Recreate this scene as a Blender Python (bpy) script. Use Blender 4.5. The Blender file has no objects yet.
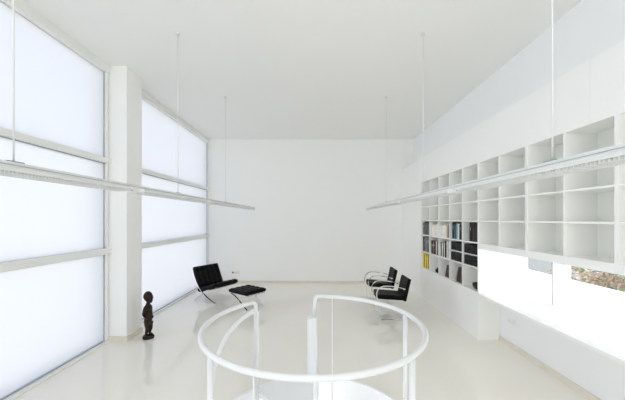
import bpy, bmesh, math, random
from mathutils import Vector, Matrix
random.seed(7)
PI = math.pi
C = bpy.context.scene.collection
sc = bpy.context.scene

# ------------------------------------------------------------------ materials
def mat(name, col, rough=.5, metal=0, spec=.5, noise=None, coat=0, bump=None):
    m = bpy.data.materials.new(name); m.use_nodes = True
    nt = m.node_tree; b = nt.nodes['Principled BSDF']
    b.inputs['Base Color'].default_value = (*col, 1)
    b.inputs['Roughness'].default_value = rough
    b.inputs['Metallic'].default_value = metal
    b.inputs['Specular IOR Level'].default_value = spec
    b.inputs['Coat Weight'].default_value = coat
    if noise or bump:
        tc = nt.nodes.new('ShaderNodeTexCoord')
    if noise:
        col2, scale, detail = noise
        n = nt.nodes.new('ShaderNodeTexNoise'); n.inputs['Scale'].default_value = scale; n.inputs['Detail'].default_value = detail
        r = nt.nodes.new('ShaderNodeValToRGB')
        r.color_ramp.elements[0].position = .35; r.color_ramp.elements[1].position = .65
        r.color_ramp.elements[0].color = (*col, 1); r.color_ramp.elements[1].color = (*col2, 1)
        nt.links.new(tc.outputs['Object'], n.inputs['Vector']); nt.links.new(n.outputs['Fac'], r.inputs['Fac'])
        nt.links.new(r.outputs['Color'], b.inputs['Base Color'])
    if bump:
        n2 = nt.nodes.new('ShaderNodeTexNoise'); n2.inputs['Scale'].default_value = bump[0]
        bp = nt.nodes.new('ShaderNodeBump'); bp.inputs['Strength'].default_value = bump[1]; bp.inputs['Distance'].default_value = .01
        nt.links.new(tc.outputs['Object'], n2.inputs['Vector']); nt.links.new(n2.outputs['Fac'], bp.inputs['Height'])
        nt.links.new(bp.outputs['Normal'], b.inputs['Normal'])
    return m

M = {}
M['wall'] = mat('white_plaster', (.905, .905, .895), .75, spec=.2, noise=((.912, .912, .902), 2.5, 3))
M['wall_shaded'] = mat('shaded_white_plaster', (.855, .865, .872), .75, spec=.2, noise=((.86, .87, .877), 2.5, 3))  # same white plaster, with the right wall's bluish shade put into the colour
M['ceiling'] = mat('ceiling_plaster', (.875, .875, .86), .85, spec=.1, noise=((.882, .882, .867), 1.5, 2))
M['lacquer'] = mat('white_lacquer', (.89, .89, .88), .4, spec=.4)
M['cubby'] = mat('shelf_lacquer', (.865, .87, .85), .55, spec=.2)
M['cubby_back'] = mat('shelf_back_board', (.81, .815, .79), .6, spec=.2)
M['bracket'] = mat('bracket_grey', (.25, .26, .26), .35, .6)
M['frame'] = mat('window_frame_paint', (.84, .85, .83), .4)
M['grey_strip'] = mat('grey_gasket_shade', (.42, .45, .50), .5)  # window seals, and painted shade lines under transoms and in rail grooves
M['stone'] = mat('beige_stone', (.72, .68, .60), .35, noise=((.77, .73, .66), 6, 5))
M['floor'] = mat('polished_resin_floor', (.89, .855, .785), .08, spec=.5, noise=((.91, .88, .815), 1.1, 6), bump=(1.2, .02))
M['steel_white'] = mat('white_painted_steel', (.80, .81, .82), .3)
M['stair_white'] = mat('stair_white', (.88, .885, .89), .5)
M['light_body'] = mat('luminaire_white', (.75, .76, .75), .35)
M['dark_metal'] = mat('dark_grey_metal', (.09, .09, .09), .4, .5)
M['chrome'] = mat('chrome', (.78, .79, .80), .08, 1)
M['leather'] = mat('black_leather', (.0035, .0035, .004), .5, spec=.1, bump=(60, .25))
M['wood_dark'] = mat('dark_carved_wood', (.012, .007, .004), .5, spec=.25, noise=((.035, .019, .010), 14, 6), bump=(40, .8))
M['socket'] = mat('socket_plastic', (.80, .80, .78), .4)
M['socket_hole'] = mat('socket_hole', (.15, .15, .15), .5)
M['binder'] = mat('black_card', (.008, .008, .009), .6, spec=.15, noise=((.03, .03, .032), 30, 2))
M['page'] = mat('page_paper', (.72, .68, .6), .8)
M['white_label'] = mat('spine_label', (.55, .55, .55), .6)
M['basket'] = mat('dark_woven_basket', (.02, .014, .01), .7, noise=((.06, .04, .025), 60, 2), bump=(80, 1))
M['leaf'] = mat('leaf_green', (.17, .25, .10), .6, noise=((.30, .36, .16), 4, 4))
M['leaf_dry'] = mat('leaf_dry', (.36, .29, .22), .7, noise=((.50, .40, .33), 4, 4))
M['bark'] = mat('bark', (.14, .10, .07), .9, noise=((.2, .15, .1), 10, 4))
M['render'] = mat('outdoor_white_render', (.84, .83, .80), .85, noise=((.88, .87, .84), 3, 3))
M['ground'] = mat('garden_ground', (.30, .25, .18), .9, noise=((.22, .25, .12), .8, 5))
M['bglass'] = mat('facade_glass', (.25, .33, .45), .15)

def glass_clear():
    m = bpy.data.materials.new('clear_glass'); m.use_nodes = True; nt = m.node_tree; nt.nodes.clear()
    o = nt.nodes.new('ShaderNodeOutputMaterial'); mx = nt.nodes.new('ShaderNodeMixShader')
    t = nt.nodes.new('ShaderNodeBsdfTransparent'); g = nt.nodes.new('ShaderNodeBsdfGlossy'); g.inputs['Roughness'].default_value = .02
    f = nt.nodes.new('ShaderNodeFresnel'); f.inputs['IOR'].default_value = 1.25
    t.inputs['Color'].default_value = (.97, .98, .98, 1)
    ge = nt.nodes.new('ShaderNodeNewGeometry'); sb = nt.nodes.new('ShaderNodeMath'); sb.operation = 'SUBTRACT'; sb.inputs[0].default_value = 1
    ml = nt.nodes.new('ShaderNodeMath'); ml.operation = 'MULTIPLY'
    nt.links.new(ge.outputs['Backfacing'], sb.inputs[1]); nt.links.new(sb.outputs[0], ml.inputs[0]); nt.links.new(f.outputs[0], ml.inputs[1])
    nt.links.new(ml.outputs[0], mx.inputs[0]); nt.links.new(t.outputs[0], mx.inputs[1]); nt.links.new(g.outputs[0], mx.inputs[2])
    nt.links.new(mx.outputs[0], o.inputs[0]); return m
def glass_frosted():
    m = bpy.data.materials.new('frosted_glass'); m.use_nodes = True; nt = m.node_tree; nt.nodes.clear()
    o = nt.nodes.new('ShaderNodeOutputMaterial'); mx = nt.nodes.new('ShaderNodeMixShader'); mx.inputs[0].default_value = .07
    mx2 = nt.nodes.new('ShaderNodeMixShader'); mx2.inputs[0].default_value = .45
    r = nt.nodes.new('ShaderNodeBsdfRefraction'); r.inputs['Roughness'].default_value = .45; r.inputs['IOR'].default_value = 1.3
    tl = nt.nodes.new('ShaderNodeBsdfTranslucent'); tl.inputs['Color'].default_value = (1, 1, 1, 1)
    g = nt.nodes.new('ShaderNodeBsdfGlossy'); g.inputs['Roughness'].default_value = .25
    nt.links.new(r.outputs[0], mx2.inputs[1]); nt.links.new(tl.outputs[0], mx2.inputs[2])
    nt.links.new(mx2.outputs[0], mx.inputs[1]); nt.links.new(g.outputs[0], mx.inputs[2])
    nt.links.new(mx.outputs[0], o.inputs[0]); return m
M['glass'] = glass_clear(); M['frost'] = glass_frosted()
_bm_cache = {}
def cmat(col):
    k = tuple(round(c, 3) for c in col)
    if k not in _bm_cache: _bm_cache[k] = mat('cloth_cover', k, .6, noise=(tuple(min(1, c*1.25) for c in k), 25, 2))
    return _bm_cache[k]

# ------------------------------------------------------------------ geometry helpers
def BM(): return bmesh.new()
def box(bm, x0, x1, y0, y1, z0, z1, mtx=None):
    vs = [bm.verts.new((x, y, z)) for x in (x0, x1) for y in (y0, y1) for z in (z0, z1)]
    if mtx is not None:
        for v in vs: v.co = mtx @ v.co
    for f in ((0, 1, 3, 2), (4, 6, 7, 5), (0, 4, 5, 1), (2, 3, 7, 6), (0, 2, 6, 4), (1, 5, 7, 3)):
        bm.faces.new([vs[i] for i in f])
    return bm
def sweep(bm, pts, prof, side=None, closed=False):
    """prof: list of (a, b) offsets in the plane across the path; side: fixed side vector (flat bars)"""
    pts = [Vector(p) for p in pts]; n = len(pts); rings = []
    prev = None
    for i, p in enumerate(pts):
        if closed: t = pts[(i+1) % n] - pts[i-1]
        else: t = pts[min(i+1, n-1)] - pts[max(i-1, 0)]
        t.normalize()
        if side is not None: s = Vector(side)
        elif prev is None:
            s = t.cross(Vector((0, 0, 1)))
            if s.length < .01: s = t.cross(Vector((0, 1, 0)))
        else: s = prev - t * prev.dot(t)
        s = s - t * s.dot(t); s.normalize(); prev = s
        u = s.cross(t)
        rings.append([bm.verts.new(p + s*a + u*b) for a, b in prof])
    k = len(prof)
    for i in range(n if closed else n-1):
        A, B = rings[i], rings[(i+1) % n]
        for j in range(k): bm.faces.new((A[j], A[(j+1) % k], B[(j+1) % k], B[j]))
    if not closed: bm.faces.new(rings[0]); bm.faces.new(list(reversed(rings[-1])))
    return bm
def circ(r, n=12): return [(r*math.cos(2*PI*i/n), r*math.sin(2*PI*i/n)) for i in range(n)]
def tube(bm, pts, r, n=12, closed=False): return sweep(bm, pts, circ(r, n), closed=closed)
def rect(a, b): return [(-a/2, -b/2), (a/2, -b/2), (a/2, b/2), (-a/2, b/2)]
def lathe(bm, prof, cx=0, cy=0, n=24):
    rings = [[bm.verts.new((cx+r*math.cos(2*PI*i/n), cy+r*math.sin(2*PI*i/n), z)) for i in range(n)] for r, z in prof]
    for A, B in zip(rings, rings[1:]):
        for i in range(n): bm.faces.new((A[i], A[(i+1) % n], B[(i+1) % n], B[i]))
    bm.faces.new(list(reversed(rings[0]))); bm.faces.new(rings[-1]); return bm
def smooth_path(pts, k=6):
    """Catmull-Rom through the points"""
    P = [Vector(p) for p in pts]; P = [P[0]*2-P[1]] + P + [P[-1]*2-P[-2]]; out = []
    for i in range(1, len(P)-2):
        for j in range(k):
            t = j/k; a, b, c, d = P[i-1], P[i], P[i+1], P[i+2]
            out.append(.5*((2*b)+(c-a)*t+(2*a-5*b+4*c-d)*t*t+(3*b-a-3*c+d)*t**3))
    out.append(P[-2]); return out

def obj(name, bm, m, parent=None, smooth=False, bevel=0, label=None):
    bmesh.ops.recalc_face_normals(bm, faces=bm.faces)
    me = bpy.data.meshes.new(name); bm.to_mesh(me); bm.free()
    o = bpy.data.objects.new(name, me); C.objects.link(o)
    for mm in (m if isinstance(m, (list, tuple)) else [m]): me.materials.append(mm)
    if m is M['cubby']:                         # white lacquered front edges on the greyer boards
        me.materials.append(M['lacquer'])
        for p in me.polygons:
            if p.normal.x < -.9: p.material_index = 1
    if smooth:
        for p in me.polygons: p.use_smooth = True
    if bevel:
        b = o.modifiers.new('bevel', 'BEVEL'); b.width = bevel; b.segments = 2; b.limit_method = 'ANGLE'
        b.use_clamp_overlap = True
    if smooth and smooth != 'all':
        pass
    if parent: o.parent = parent
    if label: o['label'] = label
    return o
def tag(o, label, cat, group=None, kind=None):
    o['label'] = label; o['category'] = cat
    if group: o['group'] = group
    if kind: o['kind'] = kind
    return o
def struct(o, label=None, cat=None):
    o['kind'] = 'structure'
    if label: o['label'] = label
    if cat: o['category'] = cat
    return o
def thing(name, label, cat, loc=(0, 0, 0), rotz=0, group=None, kind=None):
    o = bpy.data.objects.new(name, None); C.objects.link(o); o.empty_display_size = .1
    o.location = loc; o.rotation_euler = (0, 0, rotz)
    return tag(o, label, cat, group, kind)
def dup(root, loc, rotz, label):
    r = root.copy(); C.objects.link(r); r.location = loc; r.rotation_euler = (0, 0, rotz); r['label'] = label
    for ch in list(root.children):
        c = ch.copy(); C.objects.link(c); c.parent = r
        for g in ch.children:
            d = g.copy(); C.objects.link(d); d.parent = c
    return r

# ------------------------------------------------------------------ dimensions
E = 1.93
XL, XR, YB, YF, H = -3.42, 3.02, 9.49, -4.5, 4.42
BX = 2.658                       # face of the shelving wall
SCX, SCY, SR = -.03, 2.755, .957  # stair ring
FZ = -.07                        # finished floor level
WX = 3.42                        # plane of the strip window

# ------------------------------------------------------------------ room shell
bm = BM()
n = 96; RH = SR + .046
bx = (XL-.3, XR+.43, YF-.2, YB+.2)
def ray_rect(a):
    dx, dy = math.cos(a), math.sin(a); t = 1e9
    if dx > 1e-9: t = min(t, (bx[1]-SCX)/dx)
    if dx < -1e-9: t = min(t, (bx[0]-SCX)/dx)
    if dy > 1e-9: t = min(t, (bx[3]-SCY)/dy)
    if dy < -1e-9: t = min(t, (bx[2]-SCY)/dy)
    return SCX+dx*t, SCY+dy*t
angs = [2*PI*i/n for i in range(n)]
for cx_, cy_ in ((bx[0], bx[2]), (bx[0], bx[3]), (bx[1], bx[2]), (bx[1], bx[3])):
    angs.append(math.atan2(cy_-SCY, cx_-SCX) % (2*PI))
angs.sort()
def ringv(z): return ([bm.verts.new((SCX+RH*math.cos(a), SCY+RH*math.sin(a), z)) for a in angs],
                      [bm.verts.new((*ray_rect(a), z)) for a in angs])
ti, to = ringv(FZ); li, lo = ringv(-.30); k = len(angs)
for i in range(k):
    j = (i+1) % k
    bm.faces.new((ti[i], to[i], to[j], ti[j])); bm.faces.new((li[i], li[j], lo[j], lo[i]))
    bm.faces.new((to[i], lo[i], lo[j], to[j])); bm.faces.new((ti[i], ti[j], li[j], li[i]))
struct(obj('floor', bm, M['floor']), 'polished pale beige resin floor with a round stair opening', 'floor')

struct(obj('ceiling', box(BM(), XL-.3, XR+.43, YF-.2, YB+.2, H, H+.2), M['ceiling']), 'plain white flat ceiling of the tall room', 'ceiling')
struct(obj('wall_back', box(BM(), XL-.3, XR+.43, YB, YB+.2, FZ, H), M['wall']), 'plain white end wall behind the chairs', 'wall')
bm = BM()
FW = (-2.9, 2.3, .5, 4.1)  # invented window opening, put behind the viewer to brighten the room
box(bm, XL-.3, FW[0], YF-.2, YF, FZ, H); box(bm, FW[1], XR+.43, YF-.2, YF, FZ, H)
box(bm, FW[0], FW[1], YF-.2, YF, FZ, FW[2]); box(bm, FW[0], FW[1], YF-.2, YF, FW[3], H)
struct(obj('wall_front', bm, M['wall']), 'white wall behind the viewer with an added window', 'wall')
bm = BM()
for x_ in (FW[0], (FW[0]+FW[1])/2-.03, FW[1]-.06): box(bm, x_, x_+.06, YF-.12, YF-.05, FW[2], FW[3])
for z_ in (FW[2], FW[3]-.06): box(bm, FW[0], FW[1], YF-.12, YF-.05, z_, z_+.06)
w4 = struct(obj('window_added', bm, M['frame']), 'wide window added behind the viewer to light the room', 'window')
obj('pane', box(BM(), FW[0]+.01, FW[1]-.01, YF-.09, YF-.084, FW[2]+.01, FW[3]-.01), M['glass'], w4)
# right wall with the long strip opening
bm = BM()
OY0, OY1, OZ0, OZ1 = .6, 5.035, .65, 1.445
box(bm, XR, XR+.43, YF, YB, OZ1, H); box(bm, XR, XR+.43, YF, YB, FZ, OZ0)
box(bm, XR, XR+.43, OY1, YB, OZ0, OZ1); box(bm, XR, XR+.43, YF, OY0, OZ0, OZ1)
struct(obj('wall_right', bm, M['wall_shaded']), 'white right wall set back above and below the shelving', 'wall')
# bulkhead above the shelves, blank panels beside and under them
bm = BM(); box(bm, BX, XR, 2.962, YB, 2.877, 3.485); box(bm, BX, XR, YF, 2.959, 2.877, 3.485); box(bm, BX, XR, 7.752, YB, FZ, 2.877)
struct(obj('wall_bulkhead', bm, M['lacquer']), 'white boxed-out wall panel around the shelving', 'wall')
# left pier
struct(obj('wall_pier', box(BM(), XL-.3, -3.10, 4.95, 5.38, FZ, H), M['wall']), 'white pier between the two tall windows', 'wall')
# piers' and walls' stone baseboards
bm = BM(); box(bm, XL+.02, -3.085, 4.935, 4.95, FZ, .025); box(bm, -3.10, -3.085, 4.95, 5.38, FZ, .025)
struct(obj('baseboard_left', bm, M['stone']), 'beige stone baseboard round the pier', 'baseboard')
struct(obj('baseboard_back', box(BM(), XL+.06, BX, YB-.015, YB, FZ, .005), M['stone']), 'beige stone baseboard along the end wall', 'baseboard')
struct(obj('baseboard_right', box(BM(), XR-.015, XR, YF, 5.013, FZ, .012), M['stone']), 'beige stone baseboard under the strip window', 'baseboard')

# ------------------------------------------------------------------ tall frosted windows on the left
def tall_window(name, y0, y1, label, near_frame, far_frame):
    zt = 4.29
    bm = BM()
    box(bm, XL-.12, XL+.06, y0, y1, zt, H)                      # head
    box(bm, XL-.12, XL+.06, y0, y1, FZ, -.035)                    # sill
    if near_frame: box(bm, XL-.12, XL+.04, y0, y0+.06, -.035, zt)
    if far_frame: box(bm, XL-.12, XL+.04, y1-.055, y1, -.035, zt)
    root = struct(obj(name, bm, M['frame'], bevel=.004), label, 'window')
    a = y0+(.06 if near_frame else 0); b = y1-(.055 if far_frame else 0)
    for z0, z1 in ((1.367, 1.457), (2.83, 2.905)):
        o = obj('transom', box(BM(), XL-.1, XL+.075, a-.02, y1+(.03 if far_frame and y1 < 5 else 0), z0, z1), M['frame'], root, bevel=.004)
        obj('grey_strip', box(BM(), XL-.03, XL+.012, a, b, z0-.012, z0), M['grey_strip'], o)  # grey strip standing in for the shade line under the transom
    for z0, z1 in ((-.023, 1.355), (1.457, 2.818), (2.905, zt)):
        obj('pane', box(BM(), XL-.02, XL-.0, a, b, z0, z1), M['frost'], root)
    g = BM(); box(g, XL-.03, XL+.012, a, b, -.035, -.023)
    if far_frame: box(g, XL-.0, XL+.012, b-.014, b, -.023, zt)
    obj('seal', g, M['grey_strip'], root)
    return root
tall_window('window_1', YF, 4.935, 'tall frosted window left of the pier', False, True)
tall_window('window_2', 5.38, YB, 'tall frosted window between the pier and end wall', True, True)
# ------------------------------------------------------------------ strip window on the right
root = BM()
box(root, WX-.03, WX+.03, OY0, OY1, OZ0, .70); box(root, WX-.03, WX+.03, OY0, OY1, OZ1-.012, OZ1)
box(root, WX-.05, WX+.03, 4.13, 4.33, .70, OZ1-.012)
for y in (4.345, 4.97, 2.35, .6): box(root, WX-.03, WX+.03, y, y+.045, .70, OZ1-.012)
w3 = struct(obj('window_3', root, M['lacquer'], bevel=.003), 'long low strip window between the ledge and shelves', 'window')
for a, b in ((4.39, 4.97), (2.395, 4.13), (.645, 2.35)):
    obj('pane', box(BM(), WX, WX+.006, a, b, .70, OZ1-.012), M['glass'], w3)
obj('grey_strip', box(BM(), WX-.034, WX-.03, 4.372, 4.39, .70, OZ1-.012), M['grey_strip'], w3)
# ledge
led = obj('window_ledge', box(BM(), BX-.002, WX-.032, OY0+.002, OY1-.024, .66, .702), M['lacquer'], bevel=.003)
tag(led, 'long white desk ledge running under the low strip window', 'ledge')

# ------------------------------------------------------------------ shelving
T = .022
def shelf_unit(name, label, ys, zs, closed_base=False):
    r = thing(name, label, 'shelves', (BX, ys[-1], FZ if closed_base else zs[0]-.09))
    ox, oy, oz = r.location
    def B(x0, x1, y0, y1, z0, z1): return box(BM(), x0-ox, x1-ox, y0-oy, y1-oy, z0-oz, z1-oz)
    hi, lo = ys[0], ys[-1]; zt, zb = zs[-1], zs[0]
    bz = FZ if closed_base else zb-.09
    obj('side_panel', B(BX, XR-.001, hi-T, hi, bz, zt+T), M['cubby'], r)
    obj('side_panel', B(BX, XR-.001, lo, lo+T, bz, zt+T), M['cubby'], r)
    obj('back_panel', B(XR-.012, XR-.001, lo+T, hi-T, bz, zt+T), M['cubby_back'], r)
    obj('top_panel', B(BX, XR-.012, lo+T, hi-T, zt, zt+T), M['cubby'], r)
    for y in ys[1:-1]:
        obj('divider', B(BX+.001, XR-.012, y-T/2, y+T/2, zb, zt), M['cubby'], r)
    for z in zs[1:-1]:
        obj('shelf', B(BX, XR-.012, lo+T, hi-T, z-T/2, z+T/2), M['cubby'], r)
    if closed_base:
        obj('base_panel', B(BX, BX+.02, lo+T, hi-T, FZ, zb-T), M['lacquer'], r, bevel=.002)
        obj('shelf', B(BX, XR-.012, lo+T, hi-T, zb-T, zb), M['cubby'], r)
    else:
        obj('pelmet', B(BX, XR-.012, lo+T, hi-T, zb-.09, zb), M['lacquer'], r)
    return r
BY = [7.73, 7.19, 6.65, 6.11, 5.57, 5.013]
BZ = [.715, 1.11, 1.53, 1.894, 2.228, 2.548, 2.855]
UZ = BZ[2:]; 
bk = shelf_unit('bookcase', 'white built-in bookcase holding the books, from floor to bulkhead', BY, BZ, True)
shelf_unit('wall_shelves', 'empty white cube shelves over the window, next to the bookcase', [5.011, 4.44, 3.857], UZ)
shelf_unit('wall_shelves', 'empty white cube shelves over the window, second unit from the bookcase', [3.855, 3.274, 2.695], UZ)
shelf_unit('wall_shelves', 'empty white cube shelves over the window, cut by the right picture edge', [2.693, 2.11, 1.53], UZ)
ff = BM(); box(ff, BX, XR, YF, 1.528, 1.445, 2.877)
struct(obj('wall_panel', ff, M['lacquer']), 'white closed panel continuing the shelving behind the viewer', 'wall')
# half-height boards in the two binder cubes
for c in (3, 4):
    y1, y0 = BY[c]-T/2, BY[c+1]+(T if c == 4 else T/2)
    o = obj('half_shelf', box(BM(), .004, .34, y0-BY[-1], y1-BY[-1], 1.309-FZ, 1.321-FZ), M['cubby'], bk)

ROWN = {0: 'top book row', 1: 'middle book row', 2: 'bottom book row'}
CUBE = ['far left', 'second', 'third', 'fourth', 'right end']
ORD = ['first', 'second', 'third', 'fourth', 'fifth', 'sixth', 'seventh', 'eighth', 'ninth', 'tenth', 'eleventh', 'twelfth', 'thirteenth', 'fourteenth']
def ztop(row): return {0: 1.53+T/2, 1: 1.11+T/2, 2: .716}[row]
def make_book(w, h, d, col, loc, label, group, lean=0, band=None):
    r = thing('book', label, 'book', loc, 0, group)
    r.rotation_euler = (lean, 0, 0)
    # spine towards -x, thickness along y, base centre of the spine at the origin
    b = BM(); c = .003
    box(b, 0, c, -w/2, w/2, 0, h); box(b, c, d, -w/2, -w/2+c, 0, h); box(b, c, d, w/2-c, w/2, 0, h)
    obj('cover', b, cmat(col), r)
    obj('pages', box(BM(), c, d-.005, -w/2+c, w/2-c, .004, h-.004), M['page'], r)
    if band is not None:
        obj('spine_label', box(BM(), -.001, 0, -w/2+.002, w/2-.002, h*.62, h*.8), cmat(band), r)
    return r
G = {'k': (.015, .015, .017), 'g': (.11, .115, .12), 'G': (.26, .27, .28), 'w': (.78, .77, .74), 'c': (.72, .66, .55),
     't': (.03, .17, .19), 'o': (.62, .22, .06), 'b': (.035, .018, .012), 'r': (.13, .03, .022), 'y': (.82, .62, .03), 'n': (.03, .05, .12), 'B': (.42, .33, .24)}
CN = {'k': 'black', 'g': 'dark grey', 'G': 'mid grey', 'w': 'white', 'c': 'cream', 't': 'teal', 'o': 'orange', 'b': 'dark brown', 'r': 'dark red', 'y': 'yellow', 'n': 'navy', 'B': 'tan'}
def fill(row, cube, colors, hfrac=(.78, .93), start='far', wr=(.028, .045), setback=.03):
    y1, y0 = BY[cube]-T, BY[cube+1]+T
    z = ztop(row); hh = {0: .342, 1: .398, 2: .37}[row]
    ws = [random.uniform(*wr) for _ in colors]
    if start == 'all':
        s = (y1-y0-.012)/sum(ws); ws = [w*s for w in ws]
    y = y1 if start != 'near' else y0+sum(ws)+.002*len(ws)
    for i, (cc, w) in enumerate(zip(colors, ws)):
        h = hh*random.uniform(*hfrac); d = random.uniform(.2, .26)
        lab = f'{CN[cc]} book, {ORD[i]} from the left in the {CUBE[cube]} cube, {ROWN[row]}'
        band = None
        if random.random() < .3 and cc not in 'wcy': band = G['G']
        make_book(w-.002, h, d, G[cc], (BX+setback+random.uniform(0, .02), y-w/2, z), lab, 'books in the white bookcase', 0, band)
        y -= w+.0008
fill(0, 0, 'kggGkgkGgkgk', start='all')
fill(0, 1, 'wcwwcwcwww', (.7, .85), start='all')
fill(0, 2, 'wcwwwcwcBgwB', (.72, .9), start='all')
fill(0, 3, 'kktktBtwtokBrk', (.8, .95), start='all')
fill(0, 4, 'kkbbkbkkk', (.88, .96), start='near')
fill(1, 0, 'kgGgGkGkgGgk', (.85, .95), start='all')
fill(1, 1, 'kknobkGwkGrk', (.68, .93), start='all')
fill(1, 2, 'gGwkwrkBwGkwg', (.72, .9), start='all')
fill(2, 0, 'ygyykyykyy', (.8, .97), start='all')
# leaning books in the lower row
def lean_books(cube, cols, base_y, lean, h):
    z = ztop(2)
    for i, cc in enumerate(cols):
        w = .032
        make_book(w, h, .23, G[cc], (BX+.05, base_y - i*(w+.001)/math.cos(lean), z + (w/2)*abs(math.sin(lean))+.001),
                  f'{CN[cc]} leaning book, {ORD[i]} of those in the {CUBE[cube]} cube, bottom book row', 'books in the white bookcase', lean)
lean_books(2, 'bkrkb', BY[3]+.31, .40, .27)
lean_books(3, 'bkbkrb', BY[4]+.33, .30, .30)
# black binders
def make_binder(loc, w, label):
    r = thing('binder', label, 'binder', loc, 0, 'black binders in the bookcase')
    obj('case', box(BM(), 0, .24, -w/2, w/2, 0, .158), M['binder'], r, bevel=.003)
    obj('spine_label', box(BM(), -.001, 0, -w*.3, w*.3, .095, .12), M['white_label'] if random.random() < .35 else M['dark_metal'], r)
    obj('finger_ring', lathe(BM(), [(.009, 0), (.009, .002)], n=12), M['dark_metal'], r).location = (0, 0, .04)
    r.children[-1].rotation_euler = (0, -PI/2, 0)
    return r
for c in (3, 4):
    y1, y0 = BY[c]-T/2-.004, BY[c+1]+(T if c == 4 else T/2)+.004
    nb = 7; w = (y1-y0)/nb
    for lev, z in (('upper', 1.322), ('lower', 1.122)):
        for i in range(nb):
            make_binder((BX+.03, y1-(i+.5)*w, z), w-.004, f'black binder, {ORD[i]} from the left, {lev} tier of the {CUBE[c]} cube')
# small things in the lower row
t = thing('speaker_box', 'small black speaker box standing alone in the second cube, bottom book row', 'speaker', (BX+.09, BY[2]+.15, .716))
obj('body', box(BM(), -.05, .06, -.07, .07, 0, .12), M['dark_metal'], t, bevel=.01)
lens = obj('cone', lathe(BM(), [(.04, 0), (.04, .03), (.032, .04)], n=20), M['binder'], t); lens.rotation_euler = (0, -PI/2, 0); lens.location = (-.05, 0, .06)
t = thing('basket', 'dark round woven basket alone in the right end cube, bottom book row', 'basket', (BX+.17, BY[5]+.19, .716))
obj('bowl', lathe(BM(), [(.08, 0), (.13, .03), (.15, .07), (.145, .1), (.135, .1), (.12, .04), (.05, .02)], n=28), M['basket'], t, smooth=True)
obj('rim', tube(BM(), [(.145*math.cos(a*PI/14), .145*math.sin(a*PI/14), .1) for a in range(28)], .008, 8, True), M['basket'], t, smooth=True)

# ------------------------------------------------------------------ wall sockets
def sockets(name, label, n_, loc, rotz):
    r = thing(name, label, 'socket', loc, rotz)       # facing local -y
    obj('cover_plate', box(BM(), -.043*n_, .043*n_, -.008, 0, -.042, .042), M['socket'], r, bevel=.002)
    for i in range(n_):
        x = (i-(n_-1)/2)*.084
        q = obj('socket_face', lathe(BM(), [(.026, 0), (.026, .003)], n=20), M['dark_metal'] if i == 0 and n_ == 3 else M['socket'], r)
        q.rotation_euler = (PI/2, 0, 0); q.location = (x, -.0075, 0)
        hb = BM(); 
        for s in (-1, 1): lathe(hb, [(.004, .003), (.004, .0035)], s*.009, 0, 8)
        obj('pin_holes', hb, M['socket_hole'], q)
    return r
sockets('wall_socket', 'white triple wall socket low on the end wall, behind the footstool', 3, (-2.54, YB, .26), 0)
sockets('wall_socket', 'white double wall socket under the desk ledge', 2, (XR, 4.72, .34), -PI/2)

# ------------------------------------------------------------------ pendant light lines
def pendant_line(name, label, x, y_end, inner):
    zt = 2.275
    r = thing(name, label, 'light', (x, YF+.6, zt))
    oy = YF+.6
    L = y_end-oy
    rb = BM(); box(rb, -.032, .032, 0, L, -.016, 0); box(rb, -.032, .032, 0, L, -.036, -.021)
    rl = obj('rail', rb, M['light_body'], r)
    obj('groove_shade', box(BM(), -.027, .027, .003, L-.003, -.021, -.016), M['grey_strip'], rl, label='thin grey strip colouring in the groove shade')  # grey colour supplies the shading inside the rail groove
    segs = [(-3.2, -1.1), (-.95, .85), (1.0, 2.93), (3.13, 4.93), (5.1, 6.8), (6.98, y_end-.25)]
    for a, b in segs:
        a -= oy; b -= oy
        s = BM()
        sh = [(-.05, -.034), (.05, -.034), (.085, -.045), (.09, -.066), (.083, -.066), (.078, -.048), (-.078, -.048), (-.083, -.066), (-.09, -.066), (-.085, -.045)]
        va = [s.verts.new((p, a, q)) for p, q in sh]; vb = [s.verts.new((p, b, q)) for p, q in sh]
        for i in range(len(sh)): s.faces.new((va[i], va[(i+1) % len(sh)], vb[(i+1) % len(sh)], vb[i]))
        s.faces.new(va); s.faces.new(list(reversed(vb)))
        lum = obj('luminaire', s, M['light_body'], r)
        lb = BM(); y = a+.015
        while y < b-.01:
            box(lb, -.078, .078, y, y+.006, -.080, -.0485); y += .024
        box(lb, -.002, .002, a, b, -.080, -.0485)
        obj('louvre', lb, M['light_body'], lum)
        for e_ in (a-.004, b): obj('end_cap', box(BM(), -.088, .088, e_, e_+.004, -.066, -.036), M['light_body'], lum)
        cl = BM(); box(cl, inner*.045, inner*.075, b+.004, b+.02, -.07, -.045)
        obj('catch', cl, M['dark_metal'], lum, label='dark grey end catch')
    for y in (-.36, 1.868 if inner > 0 else 1.838, 4.075, 6.2):
        obj('suspension_rod', tube(BM(), [(0, y-oy, 0), (0, y-oy, H-zt-.02)], .005, 8), M['light_body'], r, smooth=True)
        obj('ceiling_rose', lathe(BM(), [(.03, H-zt-.02), (.03, H-zt-.001)], 0, y-oy, 16), M['light_body'], r)
        bb = BM(); box(bb, -.02, .02, y-oy-.05, y-oy+.05, 0, .008)
        obj('bracket', bb, M['bracket'], r, label='grey metal clamp')
    ek = BM(); box(ek, -.012, .012, L, L+.06, -.03, -.02); box(ek, -.012, .012, L+.045, L+.06, -.09, -.03); lathe(ek, [(.02, -.11), (.024, -.10), (.02, -.09)], 0, L+.052, 12)
    obj('end_sensor', ek, M['light_body'], r)
pendant_line('pendant_light', 'long white suspended light line beside the tall frosted windows', -1.864, 8.95, 1)
pendant_line('pendant_light', 'long white suspended light line in front of the shelving wall', 1.423, 8.5, -1)

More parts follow.
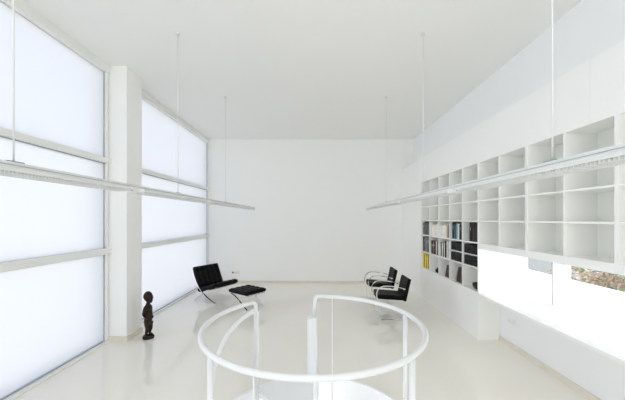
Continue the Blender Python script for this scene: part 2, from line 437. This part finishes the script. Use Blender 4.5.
# ------------------------------------------------------------------ round stair: guard rail, drum, treads
def P(deg, r, z): a = math.radians(deg); return (SCX+r*math.cos(a), SCY+r*math.sin(a), z)
ZR = 1.008-.02
g = thing('guard_rail', 'white tubular circular guard rail around the stair opening', 'railing', (SCX, SCY, 0))
def Q(deg, r, z): a = math.radians(deg); return (r*math.cos(a), r*math.sin(a), z)
A0 = 134.0
rt = .0225
# top ring from the far-left post round the near side to the far centre
pts = [Q(A0, SR, -.27), Q(A0, SR, ZR-.03), Q(A0+.7, SR, ZR-.008), Q(A0+2, SR, ZR)]
pts += [Q(A0+2+i*(314-A0*0-2-2+0)/110*1.0, SR, ZR) for i in range(1, 110)]
pts += [Q(A0+2+310, SR, ZR), Q(A0+2+312.5, SR, ZR-.005), Q(A0+2+313.5, SR, ZR-.03), Q(A0+2+314.5, SR, ZR-.26)]
obj('top_rail', tube(BM(), pts, rt, 14), M['steel_white'], g, smooth=True)
# fat end post at the far centre
ep = BM(); lathe(ep, [(.064, -.27), (.064, .735), (.058, .745)], *Q(91.5, SR-.04, 0)[:2], 24)
obj('end_post', ep, M['steel_white'], g, smooth=False, label='thicker white end post')
for dg, r_ in ((17.5, .0225), (-44.5, .0225), (222, .0225), (176, .0)):
    if r_: obj('post', tube(BM(), [Q(dg, SR, -.27), Q(dg, SR, ZR-.01)], r_, 14), M['steel_white'], g, smooth=True)
for dg in (77, 248):
    obj('baluster', tube(BM(), [Q(dg, SR, -.27), Q(dg, SR, ZR-.01)], .0065, 8), M['steel_white'], g, smooth=True)
# helical stair with its inner handrail
s = thing('spiral_stair', 'white helical stair descending inside the circular guard rail', 'stair', (SCX, SCY, -2.98))
s0 = 2.98
hz = [(A0+2, -.27), (A0+2, .90), (A0+4, .928), (140, .915), (150, .875), (160, .82), (170, .74), (180, .635), (190, .52), (200, .40), (215, .24), (235, .03), (260, -.2), (290, -.47), (320, -.74), (350, -1.0), (380, -1.25)]
hp = [Q(d, SR-.075, z+s0) for d, z in hz[:3]] + smooth_path([Q(d, SR-.075, z+s0) for d, z in hz[3:]], 6)
obj('handrail', tube(BM(), hp, rt, 14), M['steel_white'], s, smooth=True, label='lower inner handrail curling down to the left')
def wedge(a0, a1, z, th, r0=.11, r1=SR-.005):
    b = BM(); n_ = 12
    rings = []
    for zz in (z, z-th):
        rings.append(([b.verts.new(Q(a0+(a1-a0)*i/n_, r1, zz)) for i in range(n_+1)], [b.verts.new(Q(a0+(a1-a0)*i/n_, r0, zz)) for i in range(n_+1)]))
    (to_, ti_), (bo_, bi_) = rings
    for i in range(n_):
        b.faces.new((to_[i], to_[i+1], ti_[i+1], ti_[i])); b.faces.new((bo_[i], bi_[i], bi_[i+1], bo_[i+1]))
        b.faces.new((to_[i], bo_[i], bo_[i+1], to_[i+1])); b.faces.new((ti_[i], ti_[i+1], bi_[i+1], bi_[i]))
    b.faces.new((to_[0], ti_[0], bi_[0], bo_[0])); b.faces.new((to_[-1], bo_[-1], bi_[-1], ti_[-1]))
    return b
obj('landing', wedge(91, 134, s0-.002, .05, r1=SR+.012), M['stair_white'], s)
for i in range(14):
    a = 134+i*24; z = s0-.18*(i+1)
    obj('tread', wedge(a-1, a+25, z, .045, r1=SR-.09 if i < 14 else SR), M['stair_white'], s)
obj('central_column', lathe(BM(), [(.11, 0), (.11, s0-.002)], 0, 0, 32), M['stair_white'], s)
# drum wall and lower floor
b = BM(); n_ = 96
rr_ = [[b.verts.new((SCX+r_*math.cos(2*PI*i/n_), SCY+r_*math.sin(2*PI*i/n_), z_)) for i in range(n_)] for r_, z_ in ((SR+.014, -3.0), (SR+.014, -.001), (SR+.044, -.001), (SR+.044, -3.0))]
for q_ in range(4):
    A, B = rr_[q_], rr_[(q_+1) % 4]
    for i in range(n_): b.faces.new((A[i], A[(i+1) % n_], B[(i+1) % n_], B[i]))
struct(obj('wall_stairwell', b, M['stair_white']), 'white drum wall lining the round stair opening', 'wall')
struct(obj('floor_lower', box(BM(), SCX-1.2, SCX+1.2, SCY-1.2, SCY+1.2, -3.1, -2.98), M['floor']), 'pale floor at the foot of the stair', 'floor')

# ------------------------------------------------------------------ furniture
def cushion(w, l, t, nx, ny, res=8):
    """tufted cushion centred at the origin, top towards +z; w along x, l along y"""
    b = BM(); NX, NY = nx*res, ny*res; top = {}; bot = {}
    def shape(i, j):
        u, v = i/NX, j/NY
        x, y = (u-.5)*w, (v-.5)*l
        e = min(1, (min(u, 1-u)*w/.03))**.5 if min(u, 1-u) > 0 else 0
        f = min(1, (min(v, 1-v)*l/.03))**.5 if min(v, 1-v) > 0 else 0
        bul = abs(math.sin(PI*u*nx))*abs(math.sin(PI*v*ny))
        return x, y, min(e, f), bul**.6
    for i in range(NX+1):
        for j in range(NY+1):
            x, y, e, bu = shape(i, j)
            top[i, j] = b.verts.new((x, y, (t/2)*(.35+.65*e) - .024*(1-bu)*e))
            bot[i, j] = b.verts.new((x, y, -(t/2)*(.35+.65*e)))
    for i in range(NX):
        for j in range(NY):
            b.faces.new((top[i, j], top[i+1, j], top[i+1, j+1], top[i, j+1])); b.faces.new((bot[i, j], bot[i, j+1], bot[i+1, j+1], bot[i+1, j]))
    for i in range(NX):
        b.faces.new((top[i, 0], bot[i, 0], bot[i+1, 0], top[i+1, 0])); b.faces.new((top[i, NY], top[i+1, NY], bot[i+1, NY], bot[i, NY]))
    for j in range(NY):
        b.faces.new((top[0, j], top[0, j+1], bot[0, j+1], bot[0, j])); b.faces.new((top[NX, j], bot[NX, j], bot[NX, j+1], top[NX, j+1]))
    return b
def buttons(w, l, t, nx, ny):
    b = BM()
    for i in range(1, nx):
        for j in range(1, ny):
            lathe(b, [(.009, t/2-.018), (.006, t/2-.011)], (i/nx-.5)*w, (j/ny-.5)*l, 8)
    return b
def lounge_chair():
    r = thing('lounge_chair', 'black tufted leather lounge chair on crossed chrome legs by the window', 'chair', (-2.548, 7.646, FZ), math.radians(-27.2))
    W = .36
    backc = smooth_path([(-.375, 0, .76), (-.285, 0, .53), (-.16, 0, .33), (.04, 0, .155), (.24, 0, .05), (.36, 0, .008)], 6)
    seatc = smooth_path([(.37, 0, .365), (.22, 0, .335), (.03, 0, .25), (-.13, 0, .145), (-.26, 0, .05), (-.33, 0, .008)], 6)
    for sy in (-W, W):
        obj('back_leg_bar', sweep(BM(), [p+Vector((0, sy, 0)) for p in backc], rect(.035, .012), side=(0, 1, 0)), M['chrome'], r, label='curved chrome bar from back top to front foot')
        obj('seat_leg_bar', sweep(BM(), [p+Vector((0, sy*.955, 0)) for p in seatc], rect(.032, .012), side=(0, 1, 0)), M['chrome'], r, label='curved chrome bar from seat front to rear foot')
    for x, z in ((-.355, .71), (.35, .36), (-.13, .30)):
        obj('cross_bar', box(BM(), x-.006, x+.006, -W, W, z-.016, z+.016), M['chrome'], r)
    # straps
    for i in range(7):
        y = -.3+i*.1
        obj('strap', sweep(BM(), [(.34, y, .335), (.1, y, .28), (-.12, y, .235)], rect(.03, .004), side=(0, 1, 0)), M['leather'], r)
    sc_ = obj('seat_cushion', cushion(.58, .75, .125, 4, 5), M['leather'], r, smooth=True)
    sc_.location = (.085, 0, .337); sc_.rotation_euler = (0, math.radians(-14), 0)
    obj('tufting_buttons', buttons(.58, .75, .125, 4, 5), M['leather'], sc_)
    bc = obj('back_cushion', cushion(.50, .75, .10, 4, 5), M['leather'], r, smooth=True)
    bc.location = (-.235, 0, .565); bc.rotation_euler = (0, math.radians(67), 0)
    obj('tufting_buttons', buttons(.50, .75, .09, 4, 5), M['leather'], bc)
    return r
lounge_chair()
def footstool():
    r = thing('footstool', 'black tufted leather footstool on crossed chrome legs', 'footstool', (-1.595, 6.97, FZ), math.radians(-37))
    a = smooth_path([(.29, 0, .30), (.14, 0, .255), (-.02, 0, .17), (-.16, 0, .07), (-.27, 0, .008)], 6)
    for sy in (-.25, .25):
        obj('leg_bar', sweep(BM(), [p+Vector((0, sy, 0)) for p in a], rect(.032, .012), side=(0, 1, 0)), M['chrome'], r)
        obj('leg_bar', sweep(BM(), [Vector((-p.x, sy*.95, p.z)) for p in a], rect(.032, .012), side=(0, 1, 0)), M['chrome'], r)
    for x in (-.27, .27):
        obj('cross_bar', box(BM(), x-.006, x+.006, -.25, .25, .282, .308), M['chrome'], r)
    for i in range(5):
        y = -.2+i*.1
        obj('strap', box(BM(), -.28, .28, y-.015, y+.015, .308, .312), M['leather'], r)
    c = obj('seat_cushion', cushion(.60, .56, .10, 4, 4), M['leather'], r, smooth=True); c.location = (0, 0, .364)
    obj('tufting_buttons', buttons(.60, .56, .10, 4, 4), M['leather'], c)
footstool()
def armchair(loc, rz, label):
    r = thing('armchair', label, 'chair', loc, rz, 'black cantilever armchairs')
    W = .262
    side = [(-.235, 0, .60), (-.10, 0, .635), (.10, 0, .655), (.20, 0, .645), (.27, 0, .595), (.305, 0, .51), (.30, 0, .42), (.27, 0, .25), (.25, 0, .10), (.235, 0, .03), (.20, 0, .010), (.0, 0, .010), (-.20, 0, .010)]
    sp = smooth_path(side, 5)
    for sy in (-W, W):
        obj('arm_frame', sweep(BM(), [p+Vector((0, sy, 0)) for p in sp], rect(.022, .012), side=(0, 1, 0)), M['chrome'], r, smooth=False)
    obj('floor_bar', box(BM(), -.222, -.20, -W-.011, W+.011, .004, .016), M['chrome'], r)
    obj('seat_bar', box(BM(), .285, .297, -W, W, .392, .414), M['chrome'], r)
    b = BM(); box(b, -.24, .28, -.25, .25, 0, .085)
    c = obj('seat', b, M['leather'], r, bevel=.02); c.location = (0, 0, .385); c.rotation_euler = (0, math.radians(-4), 0)
    b = BM(); box(b, -.035, .03, -.25, .25, 0, .44)
    k = obj('backrest', b, M['leather'], r, bevel=.018); k.location = (-.235, 0, .355); k.rotation_euler = (0, math.radians(-13), 0)
    for sy in (-1, 1):
        obj('side_bracket', box(BM(), -.245, -.215, sy*.250-.003, sy*.262+.003, .585, .605), M['chrome'], r)
    obj('seat_rail', sweep(BM(), [(-.2, 0, .38), (.29, 0, .405)], rect(.3, .012), side=(0, 1, 0)), M['chrome'], r)
    return r
ch = armchair((1.492, 6.268, FZ), PI, 'black leather cantilever armchair with chrome arms, nearer to the stair')
dup(ch, (1.513, 7.356, FZ), PI, 'black leather cantilever armchair with chrome arms, nearer to the end wall')

# ------------------------------------------------------------------ carved figure
def statue():
    r = thing('carved_statue', 'dark carved wooden standing figure on the floor in front of the pier', 'statue', (-2.84, 5.11, FZ), math.radians(-12))
    V = []; Ed = []; R = []
    def v(x, y, z, rx, ry=None, par=None):
        V.append((x, y, z)); R.append((rx, ry or rx))
        i = len(V)-1
        if par is not None: Ed.append((par, i))
        return i
    pel = v(0, 0, .285, .056, .05)
    bel = v(.012, 0, .36, .05, .045, pel)
    che = v(0, 0, .45, .055, .05, bel)
    sho = v(-.004, 0, .505, .05, .04, che)
    nec = v(.0, 0, .55, .03, .03, sho)
    v(.004, 0, .60, .034, .034, nec)
    for s in (-1, 1):
        sh = v(-.004, s*.065, .49, .03, .03, sho)
        el = v(-.018, s*.082, .395, .022, .022, sh)
        wr = v(.03, s*.06, .335, .018, .018, el)
        ha = v(.06, s*.03, .325, .018, .015, wr)
        br = v(.055, s*.025, .45, .018, .018, che)
        hp = v(0, s*.035, .25, .042, .036, pel)
        kn = v(.022, s*.038, .165, .034, .03, hp)
        an = v(-.004, s*.036, .085, .024, .022, kn)
        ft = v(.008, s*.036, .062, .024, .024, an)
        toe = v(.055, s*.038, .058, .018, .016, ft)
    v(-.05, 0, .275, .03, .04, pel)
    me = bpy.data.meshes.new('figure'); me.from_pydata(V, Ed, [])
    o = bpy.data.objects.new('figure', me); C.objects.link(o); o.parent = r
    sk = o.modifiers.new('skin', 'SKIN'); sk.use_smooth_shade = True
    for i, q in enumerate(me.skin_vertices[0].data): q.radius = R[i]; q.use_root = (i == 0)
    sb = o.modifiers.new('sub', 'SUBSURF'); sb.levels = 2; sb.render_levels = 2
    me.materials.append(M['wood_dark'])
    dg = bpy.context.evaluated_depsgraph_get(); me2 = bpy.data.meshes.new_from_object(o.evaluated_get(dg))
    o.modifiers.clear(); o.data = me2
    if not me2.materials: me2.materials.append(M['wood_dark'])
    hb = BM(); hb.from_mesh(me2)
    def blob(cx, cy, cz, rx, ry, rz, tilt=0):
        q = bmesh.ops.create_uvsphere(hb, u_segments=20, v_segments=14, radius=1)['verts']
        mt = Matrix.Translation((cx, cy, cz)) @ Matrix.Rotation(tilt, 4, 'Y') @ Matrix.Diagonal((rx, ry, rz, 1))
        for q_ in q:
            c_ = q_.co
            if rz > .08 and c_.z < 0: c_.x = c_.x*(1+.28*c_.z) + .18*(-c_.z); c_.y *= 1+.35*c_.z
            q_.co = mt @ c_
    blob(0, 0, .668, .076, .062, .096)
    blob(.074, 0, .655, .016, .013, .026, -.3); blob(.060, 0, .683, .022, .042, .010)
    blob(.068, 0, .622, .018, .022, .008); blob(.066, 0, .609, .017, .020, .007); blob(.052, 0, .590, .02, .022, .014)
    for s_ in (-1, 1): blob(-.006, s_*.060, .655, .016, .008, .024)
    for f_ in hb.faces: f_.smooth = True
    hb.to_mesh(me2); hb.free()
    for s_ in (-1, 1):
        e = obj('eye', lathe(BM(), [(.004, -.006), (.012, 0), (.004, .006)], n=12), M['wood_dark'], o, smooth=True)
        e.location = (.066, s_*.026, .662); e.rotation_euler = (PI/2, 0, s_*.4)
    obj('base', lathe(BM(), [(.085, 0), (.088, .02), (.08, .048)], .008, 0, 20), M['wood_dark'], r, bevel=.004)
statue()

for o_ in list(C.objects):
    if o_.get('category') in ('chair', 'footstool', 'statue'): o_.scale = (1.03,)*3
# ------------------------------------------------------------------ outside, right: terrace, parapet, garden, neighbour
struct(obj('ground', box(BM(), XR+.5, 60, -30, 70, -3.3, -3.1), M['ground']), 'garden ground beyond the terrace', 'ground')
struct(obj('terrace', box(BM(), XR+.431, 5.0, -3, 14, -.3, -.02), M['render']), 'white terrace outside the strip window', 'terrace')
struct(obj('parapet', box(BM(), 5.0, 5.2, -3, 14, -3.1, .69), M['render']), 'low white parapet wall outside', 'wall')
def shrub(label, x, y, z, rx, rz, m, n_=420, group='garden shrubs'):
    r = thing('shrub', label, 'shrub', (x, y, -3.1), random.uniform(0, 6))
    b = BM()
    rnd = random.Random(int(x*100+y*10))
    for i in range(n_):
        th = rnd.uniform(0, 2*PI); u = rnd.uniform(-1, 1); rr = rnd.uniform(.55, 1)**.5
        s_ = math.sqrt(1-u*u)
        p = Vector((rx*rr*s_*math.cos(th), rx*rr*s_*math.sin(th), z+3.1+rz*rr*u))
        d = Vector((rnd.uniform(-1, 1), rnd.uniform(-1, 1), rnd.uniform(-.4, 1))).normalized(); e = d.orthogonal().normalized()
        L_ = rnd.uniform(.07, .15)
        q = [b.verts.new(p), b.verts.new(p+d*L_*.5+e*L_*.25), b.verts.new(p+d*L_), b.verts.new(p+d*L_*.5-e*L_*.25)]
        b.faces.new(q)
    obj('foliage', b, m, r)
    obj('stem', tube(BM(), smooth_path([(0, 0, 0), (.05, .03, (z+3.1)*.5), (0, 0, z+3.1)], 4), .05, 8), M['bark'], r, smooth=True)
    return r
shrub('dry brown leafy shrub seen at the left of the window view', 7.4, 8.75, .22, .62, .5, M['leaf_dry'], 900)
shrub('reddish brown shrub in the middle of the window view', 7.2, 7.5, .08, .52, .45, M['leaf_dry'], 800)
shrub('green shrub at the right edge of the window view', 7.1, 6.2, .16, .66, .45, M['leaf'], 1000)
shrub('green shrub behind the brown ones outside', 9.6, 10.0, .2, .9, .5, M['leaf'], 900)
nb = thing('neighbour_house', 'pale neighbouring house with blue-grey windows beyond the garden', 'building', (15, 14, -3.1))
obj('facade', box(BM(), 0, 6, -12, 16, 0, 7), M['render'], nb)
for y in (-5.2, -2.0, 1.2, 9.5):
    for z in (1.3, 4.2):
        fw = BM(); box(fw, -.06, 0, y, y+2.0, z, z+1.3)
        f = obj('window', fw, M['bglass'], nb, label='blue-grey glazed window')
        b = BM()
        for k_ in range(4): box(b, -.1, -.06, y+k_*.65, y+k_*.65+.06, z, z+1.3)
        for k_ in (0, .62, 1.24): box(b, -.1, -.06, y, y+2, z+k_, z+k_+.06)
        obj('glazing_bars', b, M['render'], f)
# ------------------------------------------------------------------ light
w = bpy.data.worlds.new('World'); sc.world = w; w.use_nodes = True
nt = w.node_tree; bg = nt.nodes['Background']
tc = nt.nodes.new('ShaderNodeTexCoord'); sp = nt.nodes.new('ShaderNodeSeparateXYZ'); cr = nt.nodes.new('ShaderNodeValToRGB')
mr = nt.nodes.new('ShaderNodeMapRange'); mr.inputs['From Min'].default_value = -1; mr.inputs['From Max'].default_value = 1
nt.links.new(tc.outputs['Generated'], sp.inputs[0]); nt.links.new(sp.outputs['Z'], mr.inputs['Value']); nt.links.new(mr.outputs[0], cr.inputs[0]); nt.links.new(cr.outputs[0], bg.inputs[0])
e = cr.color_ramp.elements
e[0].position = .0; e[0].color = (.95, .97, 1, 1); e[1].position = 1; e[1].color = (.52, .63, .88, 1)
x = e.new(.52); x.color = (.93, .96, 1.0, 1); x = e.new(.7); x.color = (.70, .77, .93, 1)
bg.inputs['Strength'].default_value = 1.0
WORLD = .93
bg.inputs['Strength'].default_value = WORLD
sun = bpy.data.lights.new('sun', 'SUN'); sun.energy = 6; sun.angle = .01; sun.color = (1, .97, .92)
so = bpy.data.objects.new('sun', sun); C.objects.link(so)
d = Vector((-1, .42, -1.12))   # travelling direction
so.rotation_euler = d.to_track_quat('-Z', 'Y').to_euler()
dl = bpy.data.lights.new('stair_lamp', 'AREA'); dl.shape = 'DISK'; dl.size = .5; dl.energy = 9; dl.color = (1, .99, .97)
do = bpy.data.objects.new('stair_lamp', dl); C.objects.link(do); do.location = (SCX-.35, SCY-.55, -1.3)
do.rotation_euler = Vector((.35, .9, .9)).to_track_quat('-Z', 'Y').to_euler()

fl = bpy.data.lights.new('added_window_fill', 'AREA'); fl.shape = 'RECTANGLE'; fl.size = FW[1]-FW[0]; fl.size_y = FW[3]-FW[2]; fl.energy = 92; fl.color = (1, .985, .965)  # fill lamp added in the invented rear window
fo = bpy.data.objects.new('added_window_fill', fl); C.objects.link(fo); fo.location = ((FW[0]+FW[1])/2, YF-.19, (FW[2]+FW[3])/2)
fo.rotation_euler = (PI/2, 0, 0)
for y0_, y1_ in ((YF+.2, 4.85), (5.47, 9.4)):  # fill lamps added at the tall windows, beam too narrow to reach the camera
    wl = bpy.data.lights.new('window_fill', 'AREA'); wl.shape = 'RECTANGLE'; wl.size = y1_-y0_; wl.size_y = 4.1
    wl.energy = 1.6*(y1_-y0_)*1.0; wl.color = (.92, .96, 1); wl.spread = math.radians(75)
    wo = bpy.data.objects.new('window_fill', wl); C.objects.link(wo); wo.location = (XL+.001, (y0_+y1_)/2, 2.17)
    wo.rotation_euler = (PI/2, 0, -PI/2)
# ------------------------------------------------------------------ camera
cd = bpy.data.cameras.new('camera'); co = bpy.data.objects.new('camera', cd); C.objects.link(co); sc.camera = co
cd.sensor_width = 36; cd.lens = 304/625*36; cd.shift_x = -4.5/625; cd.shift_y = 19/625; cd.clip_start = .05
co.location = (0, 0, E); co.rotation_euler = (PI/2, 0, 0)
sc.view_settings.view_transform = 'Standard'; sc.view_settings.look = 'None'; sc.view_settings.gamma = 1; sc.view_settings.use_curve_mapping = False
sc.view_settings.exposure = .53
cy = sc.cycles; cy.max_bounces = 24; cy.diffuse_bounces = 16; cy.glossy_bounces = 6; cy.transmission_bounces = 8; cy.transparent_max_bounces = 12
cy.sample_clamp_indirect = 8; cy.caustics_reflective = False; cy.use_denoising = True
